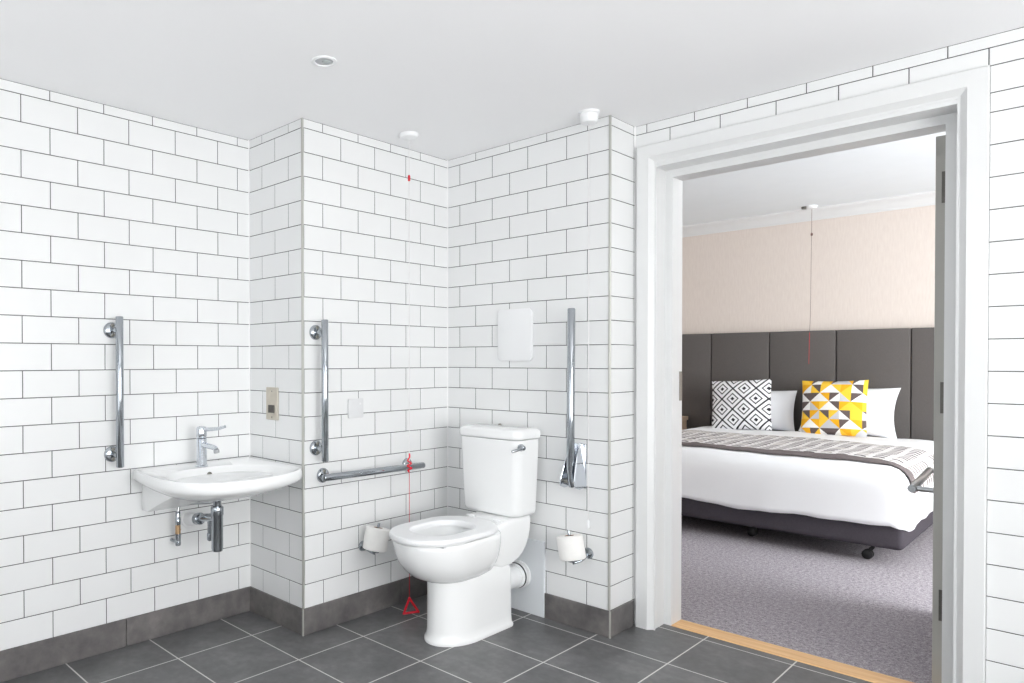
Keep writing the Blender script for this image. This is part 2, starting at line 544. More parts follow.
# -- metal corner trims and sealant beads
b = nb(); box(b, X1 - 0.006, X1 + 0.003, Y1 - 0.003, Y1 + 0.006, SK, H, 0.001, 1); struct('trim_1', b, 'trim_metal', 'vertical metal tile trim on the boxing corner')
b = nb(); box(b, X3 - 0.006, X3 + 0.003, Y2 - 0.003, Y2 + 0.006, SK, H, 0.001, 1); struct('trim_2', b, 'trim_metal', 'vertical metal tile trim beside the doorway')
b = nb()
box(b, X1 - 0.005 + T, X1 + T + 0.001, Y1 - T - 0.001, Y1 - T + 0.005, 0, SK + 0.001)
struct('trim_3', b, 'trim_metal', 'metal trim on the boxing skirting corner')
b = nb()
box(b, X3 - 0.005 + T, X3 + T + 0.001, Y2 - T - 0.001, Y2 - T + 0.005, 0, SK + 0.001)
struct('trim_4', b, 'trim_metal', 'metal trim on the skirting corner by the doorway')
b = nb()
def bead(bm, x, y, z0, z1, sx, sy, r=0.004):
    prism(bm, [(x, y), (x + sx * r, y), (x, y + sy * r)], 'z', z0, z1)
bead(b, 0.0, Y1, SK, H, 1, -1); bead(b, X1, Y2, SK, H, 1, -1); bead(b, X3, Y4, SK, H, 1, -1)
struct('trim_5', b, 'sealant', 'white sealant beads in the inner tile corners')

# -- door frame
def ring_frame(bm, prof, xo0, xo1, zo):
    """sweep profile [(inset, y)] or [(inset left, inset right, y)] round the three sides of an opening with mitres"""
    cols = []
    for p in prof:
        a, c, y = p if len(p) == 3 else (p[0], p[0], p[1])
        cols.append([Vector((xo0 + a, y, 0)), Vector((xo0 + a, y, zo - a)), Vector((xo1 - c, y, zo - a)), Vector((xo1 - c, y, 0))])
    t = bmesh.new()
    vs = [[t.verts.new(p) for p in c] for c in cols]
    n = len(vs)
    for i in range(n):
        a, c = vs[i], vs[(i + 1) % n]
        for k in range(3):
            t.faces.new((a[k], a[k + 1], c[k + 1], c[k]))
    t.faces.new([v[0] for v in vs]); t.faces.new([v[3] for v in vs][::-1])
    bmesh.ops.recalc_face_normals(t, faces=t.faces)
    merge(bm, t)
AX0, AX1 = 1.328, 2.4885
b = nb()
ring_frame(b, [(0.0, Y4), (0.0, Y4 - 0.020), (0.003, Y4 - 0.023), (0.053, Y4 - 0.023), (0.056, Y4 - 0.020), (0.066, Y4 - 0.009), (0.072, Y4 - 0.004), (0.080, Y4 - 0.003), (0.080, Y4)], AX0, AX1, 2.089)
struct('trim_6', b, 'paint_wood', 'white moulded architrave around the doorway', smooth=25)
b = nb()
ring_frame(b, [(0.0, Y4), (0.020, Y4), (0.020, 1.115), (0.0515, 0.0655, 1.115), (0.0515, 0.0655, YB), (0.0, YB)], 1.381, 2.4305, 2.0145)
tr7 = struct('trim_7', b, 'paint_wood', 'white painted door lining with a raised stop')
b = nb()
box(b, 1.4325, 1.4345, 1.185, 1.2135, 0.985, 1.115, 0.0006, 1)
struct('strike_plate', b, 'steel_dark', parent=tr7)
b = nb(); box(b, 1.4325, 2.365, 1.113, YB, -0.02, 0.004, 0.003, 2); struct('trim_8', b, 'oak', 'pale oak threshold strip in the doorway')

# -- bedroom shell
b = nb(); box(b, XBL - 0.1, XBR + 0.1, YB, YBB + 0.1, -0.1, 0.0); struct('floor_bedroom', b, 'carpet', 'flecked mauve grey bedroom carpet')
b = nb(); box(b, XBL - 0.1, XBR + 0.1, YB - 0.1, YBB + 0.1, HB, HB + 0.08); struct('ceiling_bedroom', b, 'paint_bedroom_ceiling', 'white bedroom ceiling')
b = nb(); box(b, XBL - 0.1, XBR + 0.1, YBB, YBB + 0.1, 0, HB); struct('wall_bedroom_back', b, 'wallpaper', 'beige papered wall above the headboard')
b = nb(); box(b, XBL - 0.1, XBL, YB, YBB, 0, HB); struct('wall_bedroom_left', b, 'wallpaper', 'beige papered left bedroom wall')
BY0, BY1, BZ0, BZ1 = 1.50, 3.45, 0.35, 2.25
b = nb()
for r in ((YB, BY0, 0, HB), (BY1, YBB, 0, HB), (BY0, BY1, 0, BZ0), (BY0, BY1, BZ1, HB)):
    box(b, XBR, XBR + 0.1, r[0], r[1], r[2], r[3])
struct('wall_bedroom_right', b, 'paint_wall', 'bedroom wall with the tall window')
window('window_2', 'x', XBR, BY0, BY1, BZ0, BZ1, 3, 'tall white framed bedroom window')
b = nb()
box(b, XBL, 1.381, YB - 0.1, YB, 0, HB); box(b, 2.4305, XBR, YB - 0.1, YB, 0, HB); box(b, 1.381, 2.4305, YB - 0.1, YB, 2.0145, HB)
struct('wall_bedroom_front', b, 'paint_wall', 'bedroom side of the doorway wall')
b = nb()
prism(b, [(YBB, 2.338), (YBB - 0.012, 2.338), (YBB - 0.016, 2.352), (YBB - 0.05, 2.39), (YBB - 0.085, 2.414), (YBB - 0.09, HB), (YBB, HB)], 'x', XBL, XBR)
struct('trim_9', b, 'paint_wood', 'white cornice above the beige wall')

# ------------------------------------------------------------------ the door, open into the bedroom
d = bpy.data.objects.new('door_1', None); COL.objects.link(d)
d.location = (2.367, 1.2235, 0); d.rotation_euler = (0, 0, math.radians(3.72))
tag(d, 'white door standing open into the bedroom, seen edge-on at the right jamb', None, None, 'structure')
b = nb(); box(b, -0.044, 0.0, 0.0, 0.94, 0.008, 1.953, 0.002, 1); struct('door_leaf', b, 'paint_wood', parent=d)
b = nb(); box(b, -0.0435, -0.0005, -0.0008, 0.0, 0.009, 1.952); struct('edge_lipping', b, 'lipping', 'grey painted door edge', parent=d)
for zc in (1.771, 1.032, 0.299):
    b = nb()
    box(b, -0.0265, -0.001, -0.0030, -0.0008, zc - 0.055, zc + 0.055, 0.0006, 1)
    for k in range(3):
        for xx in (-0.021, -0.0145):
            lathe(b, (xx, -0.0030, zc + (k - 1) * 0.036), (0, -1, 0), [(0.0028, 0), (0.0024, 0.0008)], 10)
    for k in range(5):
        lathe(b, (0.0035, -0.0045, zc - 0.052 + k * 0.021), (0, 0, 1), [(0.0045, 0), (0.0045, 0.0202)], 12)
    struct('hinge', b, 'hinge', parent=d, smooth=40)
b = nb()
tube(b, [(-0.132, 0.268, 0.66), (-0.132, 0.274, 0.66), (-0.132, 0.895, 0.66), (-0.132, 0.90, 0.66)], [0.0125, 0.0155, 0.0155, 0.0125], 20)
for yy in (0.288, 0.88):
    tube(b, [(-0.044, yy, 0.66), (-0.132, yy, 0.66)], 0.0105, 16)
    lathe(b, (-0.044, yy, 0.66), (-1, 0, 0), [(0.03, 0), (0.03, 0.004), (0.024, 0.009), (0.012, 0.011)], 24)
struct('pull_rail', b, 'chrome_brushed', 'satin chrome pull rail', parent=d, smooth=40)

# ------------------------------------------------------------------ grab rails
def grab_rail(label, p0, p1, nrm, mounts, off=0.062, r=0.0150):
    t = thing('grab_rail', label, 'grab rail', loc=((Vector(p0) + Vector(p1)) / 2))
    base = Vector(t.location); n = Vector(nrm)
    a, c = Vector(p0) + n * off - base, Vector(p1) + n * off - base
    dr = (c - a).normalized()
    bm = nb()
    tube(bm, [a, a + dr * 0.003, c - dr * 0.003, c], [r - 0.002, r, r, r - 0.002], 24)
    obj('bar', bm, 'chrome', t, 40)
    for m in mounts:
        q = Vector(m) - base
        bm = nb()
        lathe(bm, q, n, [(0.032, 0.0), (0.032, 0.006), (0.029, 0.011), (0.022, 0.014), (0.0125, 0.016), (0.0115, 0.022), (0.0115, off)], 28)
        mt = obj('mount', bm, 'chrome', t, 40)
        up = Vector((0, 0, 1)) if abs(dr.z) > 0.5 else Vector((0, 0, 1))
        for sgn in (-1, 1):
            bm = nb()
            lathe(bm, q + n * 0.0118 + up * sgn * 0.0195, n, [(0.008, 0), (0.008, 0.0035), (0.0055, 0.0055)], 14)
            obj('screw', bm, 'steel_dark', mt, 40)
    return t
grab_rail('vertical chrome grab rail on the wall left of the basin', (0, -0.764, 0.742), (0, -0.764, 1.341), (1, 0, 0), [(0, -0.772, 0.79), (0, -0.772, 1.288)])
grab_rail('vertical chrome grab rail on the boxing wall right of the basin', (X1, -0.053, 0.738), (X1, -0.053, 1.338), (1, 0, 0), [(X1, -0.056, 0.79), (X1, -0.056, 1.286)])
grab_rail('horizontal chrome grab rail left of the toilet', (X1, -0.062, 0.668), (X1, 0.553, 0.659), (1, 0, 0), [(X1, -0.018, 0.6675), (X1, 0.500, 0.660)])

# drop-down support rail folded up against the wall
t = thing('hinged_support_rail', 'chrome hinged support rail folded upright on the wall right of the toilet', 'support rail', (1.168, Y2, 0.70))
b = nb(); box(b, -0.036, 0.036, -0.006, 0.0, -0.088, 0.105, 0.0025, 2); obj('wall_plate', b, 'chrome_bright', t, 40)
for sx in (-1, 1):
    b = nb()
    t2 = nb()
    prism(t2, [(-0.006, -0.080), (-0.006, 0.105), (-0.022, 0.110), (-0.060, 0.06), (-0.098, -0.045), (-0.092, -0.075), (-0.06, -0.086)], 'x', -0.0025, 0.0025, 0.001, 1)
    bmesh.ops.rotate(t2, cent=(0, 0, 0.1), matrix=Matrix.Rotation(math.radians(5 * sx), 3, 'Y').inverted(), verts=t2.verts)
    bmesh.ops.translate(t2, vec=(sx * 0.0205, 0, 0), verts=t2.verts)
    merge(b, t2)
    obj('cheek_plate', b, 'chrome_bright', t)
b = nb()
tube(b, [(0.0, -0.055, -0.075), (0.0, -0.066, -0.045), (0.001, -0.072, 0.0), (0.004, -0.076, 0.2), (0.008, -0.078, 0.682), (0.008, -0.078, 0.686)], [0.015, 0.0165, 0.0165, 0.0165, 0.0165, 0.014], 24)
obj('bar', b, 'chrome', t, 40)
b = nb(); tube(b, [(-0.030, -0.064, -0.055), (0.030, -0.064, -0.055)], 0.009, 16)
obj('pivot_pin', b, 'steel_dark', t, 40)

# ------------------------------------------------------------------ basin
def smooth_loop(pts, n):
    """closed Catmull-Rom through 2D points, resampled to n"""
    P = [Vector((p[0], p[1])) for p in pts]
    m = len(P); out = []
    for i in range(m):
        p0, p1, p2, p3 = P[i - 1], P[i], P[(i + 1) % m], P[(i + 2) % m]
        for k in range(12):
            s = k / 12
            out.append(0.5 * ((2 * p1) + (p2 - p0) * s + (2 * p0 - 5 * p1 + 4 * p2 - p3) * s * s + (3 * p1 - p0 - 3 * p2 + p3) * s ** 3))
    L = [0]
    for i in range(len(out)):
        L.append(L[-1] + (out[(i + 1) % len(out)] - out[i]).length)
    res = []
    j = 0
    for k in range(n):
        s = L[-1] * k / n
        while L[j + 1] < s: j += 1
        f = (s - L[j]) / max(L[j + 1] - L[j], 1e-9)
        res.append(out[j].lerp(out[(j + 1) % len(out)], f))
    return res
BO = [(0.002, -0.672), (0.010, -0.685), (0.03, -0.692), (0.10, -0.705), (0.20, -0.718), (0.29, -0.722), (0.37, -0.712), (0.445, -0.684), (0.505, -0.636), (0.545, -0.570), (0.560, -0.490), (0.556, -0.395), (0.537, -0.305), (0.500, -0.215), (0.455, -0.160), (0.40, -0.134), (0.30, -0.130), (0.15, -0.129), (0.012, -0.129), (0.002, -0.137), (0.002, -0.30), (0.002, -0.50)]
NB = 120
bo = smooth_loop(BO, NB)
bc = Vector((0.27, -0.425))
def bring(sc, z, dx=0.0):
    return [(max(0.002, bc.x + (p.x - bc.x) * sc + dx), min(bc.y + (p.y - bc.y) * sc, -0.126), z) for p in bo]
def bowl_ring(rx, ry, cx, cy, z):
    out = []
    for p in bo:
        a = math.atan2(p.y - bc.y, p.x - bc.x)
        e = 2.6
        r = (abs(math.cos(a)) ** e / rx ** e + abs(math.sin(a)) ** e / ry ** e) ** (-1 / e)
        out.append((cx + r * math.cos(a), cy + r * math.sin(a), z))
    return out
t = thing('wash_basin', 'white ceramic wash basin hung on the tiled wall in the corner', 'basin', (0, -0.41, 0.7))
def shift(bm, o):
    bmesh.ops.translate(bm, vec=(-o.location.x, -o.location.y, -o.location.z), verts=bm.verts)
b = nb()
loft(b, [bring(0.55, 0.615, -0.05), bring(0.72, 0.632, -0.03), bring(0.88, 0.655, -0.008), bring(0.965, 0.671), bring(0.995, 0.681), bring(1.0, 0.694), bring(0.996, 0.708), bring(0.985, 0.717), bring(0.968, 0.719),
         bring(0.95, 0.717), bowl_ring(0.203, 0.252, 0.333, -0.425, 0.714), bowl_ring(0.197, 0.245, 0.333, -0.425, 0.706), bowl_ring(0.182, 0.222, 0.325, -0.425, 0.670), bowl_ring(0.145, 0.165, 0.30, -0.43, 0.640), bowl_ring(0.06, 0.06, 0.26, -0.44, 0.627), bowl_ring(0.022, 0.022, 0.255, -0.44, 0.625)])
shift(b, t); obj('bowl', b, 'ceramic', t, 50)
b = nb(); prism(b, [(0.002, 0.690), (0.002, 0.545), (0.055, 0.545), (0.12, 0.575), (0.26, 0.632), (0.30, 0.66), (0.30, 0.68)], 'y', -0.650, -0.175, 0.006, 2)
shift(b, t); obj('wall_support', b, 'ceramic', t, 40)
b = nb(); lathe(b, (0.138, -0.413, 0.683), (0.95, 0, 0.25), [(0.011, 0), (0.011, 0.006), (0.009, 0.007), (0.0085, 0.005)], 20)
shift(b, t); obj('overflow_ring', b, 'steel_dark', t, 40)
b = nb(); lathe(b, (0.255, -0.44, 0.623), (0, 0, 1), [(0.024, 0), (0.024, 0.005), (0.012, 0.007)], 24)
shift(b, t); obj('drain_cap', b, 'chrome', t, 40)

t = thing('mixer_tap', 'chrome lever mixer tap standing on the back ledge of the basin', 'tap', (0.105, -0.430, 0.7165))
b = nb(); lathe(b, (0, 0, 0), (0, 0, 1), [(0.027, 0), (0.027, 0.004), (0.0225, 0.007), (0.0215, 0.05), (0.0215, 0.118), (0.019, 0.120)], 28)
obj('body', b, 'chrome_bright', t, 40)
b = nb(); lathe(b, (0, 0, 0.122), (0, 0, 1), [(0.021, 0), (0.022, 0.003), (0.022, 0.040), (0.019, 0.046), (0.008, 0.049)], 28)
cap = obj('cartridge_cap', b, 'chrome_bright', t, 40)
b = nb(); tube(b, [(0.012, 0.0, 0.157), (0.05, 0.010, 0.160), (0.10, 0.022, 0.166), (0.138, 0.032, 0.176)], [0.008, 0.0085, 0.0075, 0.006], 14, sub=6)
obj('lever', b, 'chrome_bright', t, 40)
b = nb(); tube(b, [(0.015, 0.0, 0.093), (0.06, 0.0, 0.091), (0.108, 0.0, 0.088), (0.122, 0.0, 0.079)], [0.0125, 0.0115, 0.0105, 0.0105], 18, sub=6)
sp = obj('spout', b, 'chrome_bright', t, 40)
b = nb(); lathe(b, (0.122, 0, 0.080), (0.35, 0, -1), [(0.012, 0), (0.012, 0.012), (0.009, 0.013)], 20)
obj('aerator', b, 'chrome_brushed', sp, 40)

t = thing('bottle_trap', 'chrome bottle trap with a white wall collar under the basin', 'waste trap', (0.255, -0.443, 0.62))
b = nb(); lathe(b, (0, 0, 0.0), (0, 0, -1), [(0.022, 0.0), (0.036, 0.003), (0.036, 0.010), (0.020, 0.014), (0.0165, 0.02), (0.0165, 0.06)], 28)
obj('waste_flange', b, 'chrome', t, 40)
b = nb(); lathe(b, (0, 0, -0.05), (0, 0, -1), [(0.024, 0), (0.026, 0.004), (0.026, 0.034), (0.0235, 0.038), (0.0235, 0.172), (0.021, 0.182), (0.012, 0.184)], 28)
obj('trap_body', b, 'chrome', t, 40)
b = nb(); tube(b, [(-0.02, 0.0, -0.098), (-0.10, 0.0, -0.112), (-0.17, 0.0, -0.130)], 0.0165, 18, sub=5)
lathe(b, (-0.135, 0, -0.122), (-1, 0, -0.22), [(0.021, 0), (0.025, 0.004), (0.025, 0.032), (0.02, 0.036)], 24)
obj('outlet_pipe', b, 'chrome', t, 40)
b = nb(); lathe(b, (-0.253, 0, -0.146), (1, 0, 0.2), [(0.032, 0), (0.032, 0.010), (0.027, 0.013), (0.026, 0.075), (0.023, 0.078), (0.0205, 0.09)], 28)
obj('wall_collar', b, 'plastic_white', t, 40)
b = nb(); tube(b, [(-0.09, 0.015, -0.10), (-0.09, 0.016, -0.19)], 0.009, 14); lathe(b, (-0.09, 0.016, -0.18), (0, 0, -1), [(0.011, 0), (0.0115, 0.004), (0.0115, 0.026), (0.008, 0.03)], 16)
obj('side_inlet', b, 'chrome', t, 40)

t = thing('service_valve', 'slim chrome isolating valve with a brass middle on the supply pipe under the basin', 'valve', (0.06, -0.517, 0.545))
b = nb(); tube(b, [(0.10, 0.16, 0.052), (0.08, 0.12, 0.020), (0.02, 0.05, 0.014), (0.0, 0.01, 0.008), (0, 0, -0.02)], 0.006, 12, sub=6)
obj('flexible_hose', b, 'chrome_brushed', t, 40)
b = nb(); lathe(b, (0, 0, -0.015), (0, 0, -1), [(0.010, 0), (0.0105, 0.03), (0.012, 0.032), (0.012, 0.055), (0.010, 0.058)], 18)
obj('compression_nut', b, 'chrome', t, 40)
b = nb(); lathe(b, (0, 0, -0.073), (0, 0, -1), [(0.011, 0), (0.011, 0.036)], 18); tube(b, [(0, 0, -0.09), (0.02, 0, -0.09)], 0.004, 10)
obj('valve_body', b, 'brass', t, 40)
b = nb(); lathe(b, (0, 0, -0.109), (0, 0, -1), [(0.0125, 0), (0.0125, 0.02), (0.0115, 0.034), (0.013, 0.038), (0.011, 0.05)], 18); tube(b, [(0, 0, -0.146), (-0.035, 0, -0.146), (-0.059, 0, -0.146)], 0.0075, 14)
obj('wall_elbow', b, 'chrome', t, 40)

# ------------------------------------------------------------------ plates on the walls
def rounded_rect(w, h, r, n=6):
    pts = []
    for cx, cy, a0 in ((w / 2 - r, h / 2 - r, 0), (-w / 2 + r, h / 2 - r, 90), (-w / 2 + r, -h / 2 + r, 180), (w / 2 - r, -h / 2 + r, 270)):
        for k in range(n + 1):
            a = math.radians(a0 + 90 * k / n)
            pts.append((cx + r * math.cos(a), cy + r * math.sin(a)))
    return pts
t = thing('sensor_plate', 'upright brushed steel plate with a dark square sensor right of the basin', 'sensor plate', (0.1885, Y1, 0.9735))
b = nb(); prism(b, rounded_rect(0.091, 0.145, 0.004), 'y', -0.006, 0.0, 0.0012, 1); obj('plate', b, 'steel', t)
b = nb(); box(b, -0.027, 0.020, -0.0085, -0.006, -0.0415, -0.0065, 0.001, 1); obj('sensor_window', b, 'sensor', t)
for sz in (0.055, -0.060):
    b = nb(); lathe(b, (0, -0.006, sz), (0, -1, 0), [(0.004, 0), (0.0035, 0.001)], 12)
    obj('screw', b, 'steel_dark', t, 40)

t = thing('blanking_plate', 'small square pale grey plate on the boxing wall above the horizontal rail', 'wall plate', (X1, 0.1695, 0.950))
b = nb(); prism(b, rounded_rect(0.089, 0.087, 0.005), 'x', 0.0, 0.008, 0.0015, 2); obj('plate', b, 'plastic_grey', t, 30)
b = nb(); lathe(b, (0.008, 0.024, 0.02), (1, 0, 0), [(0.0045, 0), (0.004, 0.0008)], 12); obj('screw', b, 'plastic_white', t, 40)

t = thing('back_panel', 'rounded white plate on the tiles above the cistern', 'wall plate', (0.834, Y2, 1.284))
b = nb(); prism(b, rounded_rect(0.196, 0.244, 0.022), 'y', -0.012, 0.0, 0.003, 2); obj('plate', b, 'plastic_white', t, 30)

# pale access panel behind the soil pipe
b = nb(); box(b, 0.60, 0.998, Y2 - 0.013, Y2 - 0.0005, 0.0, 0.343, 0.002, 2)
tag(obj('access_panel', b, 'panel_grey'), 'low pale grey panel on the wall behind the toilet pan', 'access panel')

# ------------------------------------------------------------------ toilet
CX = 0.842
def d_out(yf, yb, hw, z, rb=0.03, nf=36, e=2.15, k_=1.22):
    """D outline: rounded front at low y, straight sides, rounded rear corners"""
    ym = min(yf + hw * k_, yb - rb - 0.01)
    pts = []
    for k in range(nf + 1):
        a = PI * k / nf
        c, s = math.cos(a), math.sin(a)
        pts.append((CX + hw * math.copysign(abs(c) ** (2 / e), c), ym - (ym - yf) * abs(s) ** (2 / e), z))
    for k in range(1, 5):
        pts.append((CX - hw, ym + (yb - rb - ym) * k / 5, z))
    for k in range(6):
        a = PI / 2 * k / 5
        pts.append((CX - hw + rb - rb * math.cos(a), yb - rb + rb * math.sin(a), z))
    for k in range(6):
        a = PI / 2 * k / 5
        pts.append((CX + hw - rb + rb * math.sin(a), yb - rb + rb * math.cos(a), z))
    for k in range(4, 0, -1):
        pts.append((CX + hw, ym + (yb - rb - ym) * k / 5, z))
    return pts
t = thing('toilet', 'white close coupled toilet with open seat against the tiled wall', 'toilet', (CX, 0.42, 0))
b = nb()
def moved(r, dx): return [(x + dx, y, z) for x, y, z in r]
def ped(yf, yb, hw, z): return moved(d_out(yf, yb, hw, z, 0.03, 36, 2.0, 1.55), 0.006)
def bwl(yf, yb, hw, z): return moved(d_out(yf, yb, hw, z, 0.12, 36, 2.05, 1.15), -0.004)
loft(b, [ped(0.196, 0.628, 0.112, 0.0), ped(0.195, 0.629, 0.113, 0.008), ped(0.198, 0.628, 0.111, 0.014), ped(0.206, 0.626, 0.106, 0.020), ped(0.209, 0.625, 0.1045, 0.05),
         ped(0.211, 0.625, 0.103, 0.18), ped(0.210, 0.622, 0.103, 0.255), ped(0.215, 0.60, 0.094, 0.29), ped(0.25, 0.56, 0.07, 0.31)])
loft(b, [bwl(0.225, 0.47, 0.085, 0.257), bwl(0.175, 0.50, 0.112, 0.264), bwl(0.135, 0.53, 0.132, 0.282), bwl(0.104, 0.535, 0.147, 0.309), bwl(0.078, 0.538, 0.158, 0.340), bwl(0.061, 0.54, 0.165, 0.378), bwl(0.051, 0.54, 0.168, 0.415), bwl(0.049, 0.54, 0.168, 0.432), bwl(0.055, 0.535, 0.163, 0.438),
         bwl(0.120, 0.455, 0.114, 0.438), bwl(0.124, 0.450, 0.110, 0.425), bwl(0.136, 0.44, 0.102, 0.37), bwl(0.17, 0.42, 0.084, 0.30), bwl(0.21, 0.40, 0.062, 0.25), bwl(0.25, 0.38, 0.035, 0.235)])
# rear shelf carrying the cistern
prof = [(0.44, 0.30), (0.44, 0.434), (0.50, 0.446), (0.585, 0.464), (0.765, 0.468), (0.765, 0.44), (0.760, 0.40), (0.748, 0.36), (0.728, 0.325), (0.70, 0.295), (0.66, 0.275), (0.61, 0.262), (0.54, 0.258)]
prism(b, prof, 'x', CX - 0.118, CX + 0.108, 0.020, 4)
shift(b, t); obj('pan', b, 'ceramic', t, 50)
b = nb()
t2 = nb(); bmesh.ops.create_circle(t2, cap_ends=True, segments=28, radius=1)
bmesh.ops.scale(t2, vec=(0.062, 0.10, 1), verts=t2.verts); bmesh.ops.translate(t2, vec=(CX, 0.30, 0.262), verts=t2.verts); merge(b, t2)
shift(b, t); obj('water', b, 'water', t)
# seat ring
def ringpts(yf, yb, hw, z): return moved(d_out(yf, yb, hw - 0.004, z, rb=min(0.15, hw - 0.016), e=2.08, k_=1.15), -0.006)
b = nb()
so = [(0.038, 0.535, 0.172, 0.4415), (0.035, 0.538, 0.175, 0.447), (0.035, 0.538, 0.175, 0.456), (0.040, 0.534, 0.170, 0.4635), (0.054, 0.523, 0.157, 0.4665)]
si = [(0.128, 0.435, 0.112, 0.4645), (0.135, 0.428, 0.105, 0.458), (0.137, 0.426, 0.103, 0.4415)]
rings = [ringpts(*s) for s in so + si]
loft(b, rings + [rings[0]], False, False)
bmesh.ops.remove_doubles(b, verts=b.verts, dist=1e-6)
shift(b, t); seat = obj('seat', b, 'plastic_white', t, 40)
for sx in (-0.075, 0.075):
    b = nb()
    tube(b, [(CX + sx - 0.022, 0.552, 0.4640), (CX + sx + 0.022, 0.552, 0.4640)], 0.0055, 14)
    lathe(b, (CX + sx, 0.553, 0.448), (0, 0, 1), [(0.011, 0), (0.011, 0.012), (0.007, 0.016)], 16)
    shift(b, t); obj('seat_hinge', b, 'plastic_white', t, 40)
for sx in (-0.10, 0.145):
    b = nb()
    lathe(b, (CX + sx, 0.125 if sx > 0 else 0.11, 0.4345), (0, 0, 1), [(0.008, 0), (0.008, 0.007)], 12)
    shift(b, t); obj('seat_buffer', b, 'plastic_grey', t, 40)
# cistern
def cist(x0, x1, y0, y1, z, r, n=8):
    pts = []
    for cx, cy, a0, rr in ((x1 - 0.012, y1 - 0.012, 0, 0.012), (x0 + 0.012, y1 - 0.012, 90, 0.012), (x0 + r, y0 + r, 180, r), (x1 - r, y0 + r, 270, r)):
        for k in range(n + 1):
            a = math.radians(a0 + 90 * k / n)
            # slightly bowed front
            pts.append((cx + rr * math.cos(a), cy + rr * math.sin(a), z))
    return pts
def bow(ring, x0, x1, amt=0.022):
    out = []
    for x, y, z in ring:
        u = (2 * x - x0 - x1) / (x1 - x0)
        out.append((x, y - amt * (1 - u * u) if y < 0.72 else y, z))
    return out
b = nb()
rr = []
for z, x0, x1, y0 in ((0.470, 0.658, 0.960, 0.638), (0.478, 0.652, 0.967, 0.632), (0.490, 0.648, 0.970, 0.629), (0.62, 0.645, 0.977, 0.622), (0.80, 0.640, 0.985, 0.615), (0.812, 0.640, 0.985, 0.615)):
    rr.append(bow(cist(x0, x1, y0, 0.770, z, 0.036), x0, x1))
loft(b, rr); shift(b, t); obj('cistern', b, 'ceramic', t, 50)
b = nb(); rr = []
for z, g in ((0.8145, 0.001), (0.818, 0.005), (0.822, 0.0065), (0.845, 0.0065), (0.853, 0.003), (0.858, -0.006), (0.861, -0.022)):
    rr.append(bow(cist(0.640 - g, 0.985 + g, 0.615 - g, 0.770 + min(g, 0.006), z, 0.036), 0.640, 0.985))
loft(b, rr); shift(b, t); obj('cistern_lid', b, 'ceramic', t, 50)
b = nb(); lathe(b, (0.778, 0.752, 0.859), (0, 0, 1), [(0.008, 0), (0.008, 0.006), (0.005, 0.009)], 16); shift(b, t); obj('lid_stud', b, 'steel_dark', t, 40)
b = nb(); lathe(b, (0.980, 0.634, 0.783), (0.9, -0.4, 0), [(0.016, 0), (0.016, 0.005), (0.012, 0.010), (0.0095, 0.020), (0.010, 0.026), (0.006, 0.029)], 22)
tube(b, [(1.000, 0.625, 0.783), (0.998, 0.606, 0.780), (0.990, 0.588, 0.775), (0.980, 0.570, 0.770)], [0.006, 0.0065, 0.006, 0.0055], 14, sub=5)
shift(b, t); obj('flush_lever', b, 'chrome', t, 40)
b = nb(); lathe(b, (CX + 0.026, 0.615, 0.172), (0, 1, 0), [(0.050, 0), (0.050, 0.115), (0.056, 0.117), (0.056, 0.135), (0.05, 0.137), (0.05, 0.16), (0.062, 0.162), (0.062, 0.171)], 32)
shift(b, t); soil = obj('soil_connector', b, 'plastic_white', t, 40)
b = nb(); lathe(b, (CX + 0.026, 0.7515, 0.172), (0, 1, 0), [(0.0565, 0), (0.058, 0.001), (0.058, 0.006), (0.0565, 0.007)], 32)
shift(b, t); obj('rubber_seal', b, 'black', soil, 40)
b = nb(); lathe(b, (CX + 0.1035, 0.46, 0.045), (1, 0, 0), [(0.008, 0), (0.008, 0.002), (0.005, 0.0035)], 14)
shift(b, t); obj('floor_fixing', b, 'steel_dark', t, 40)

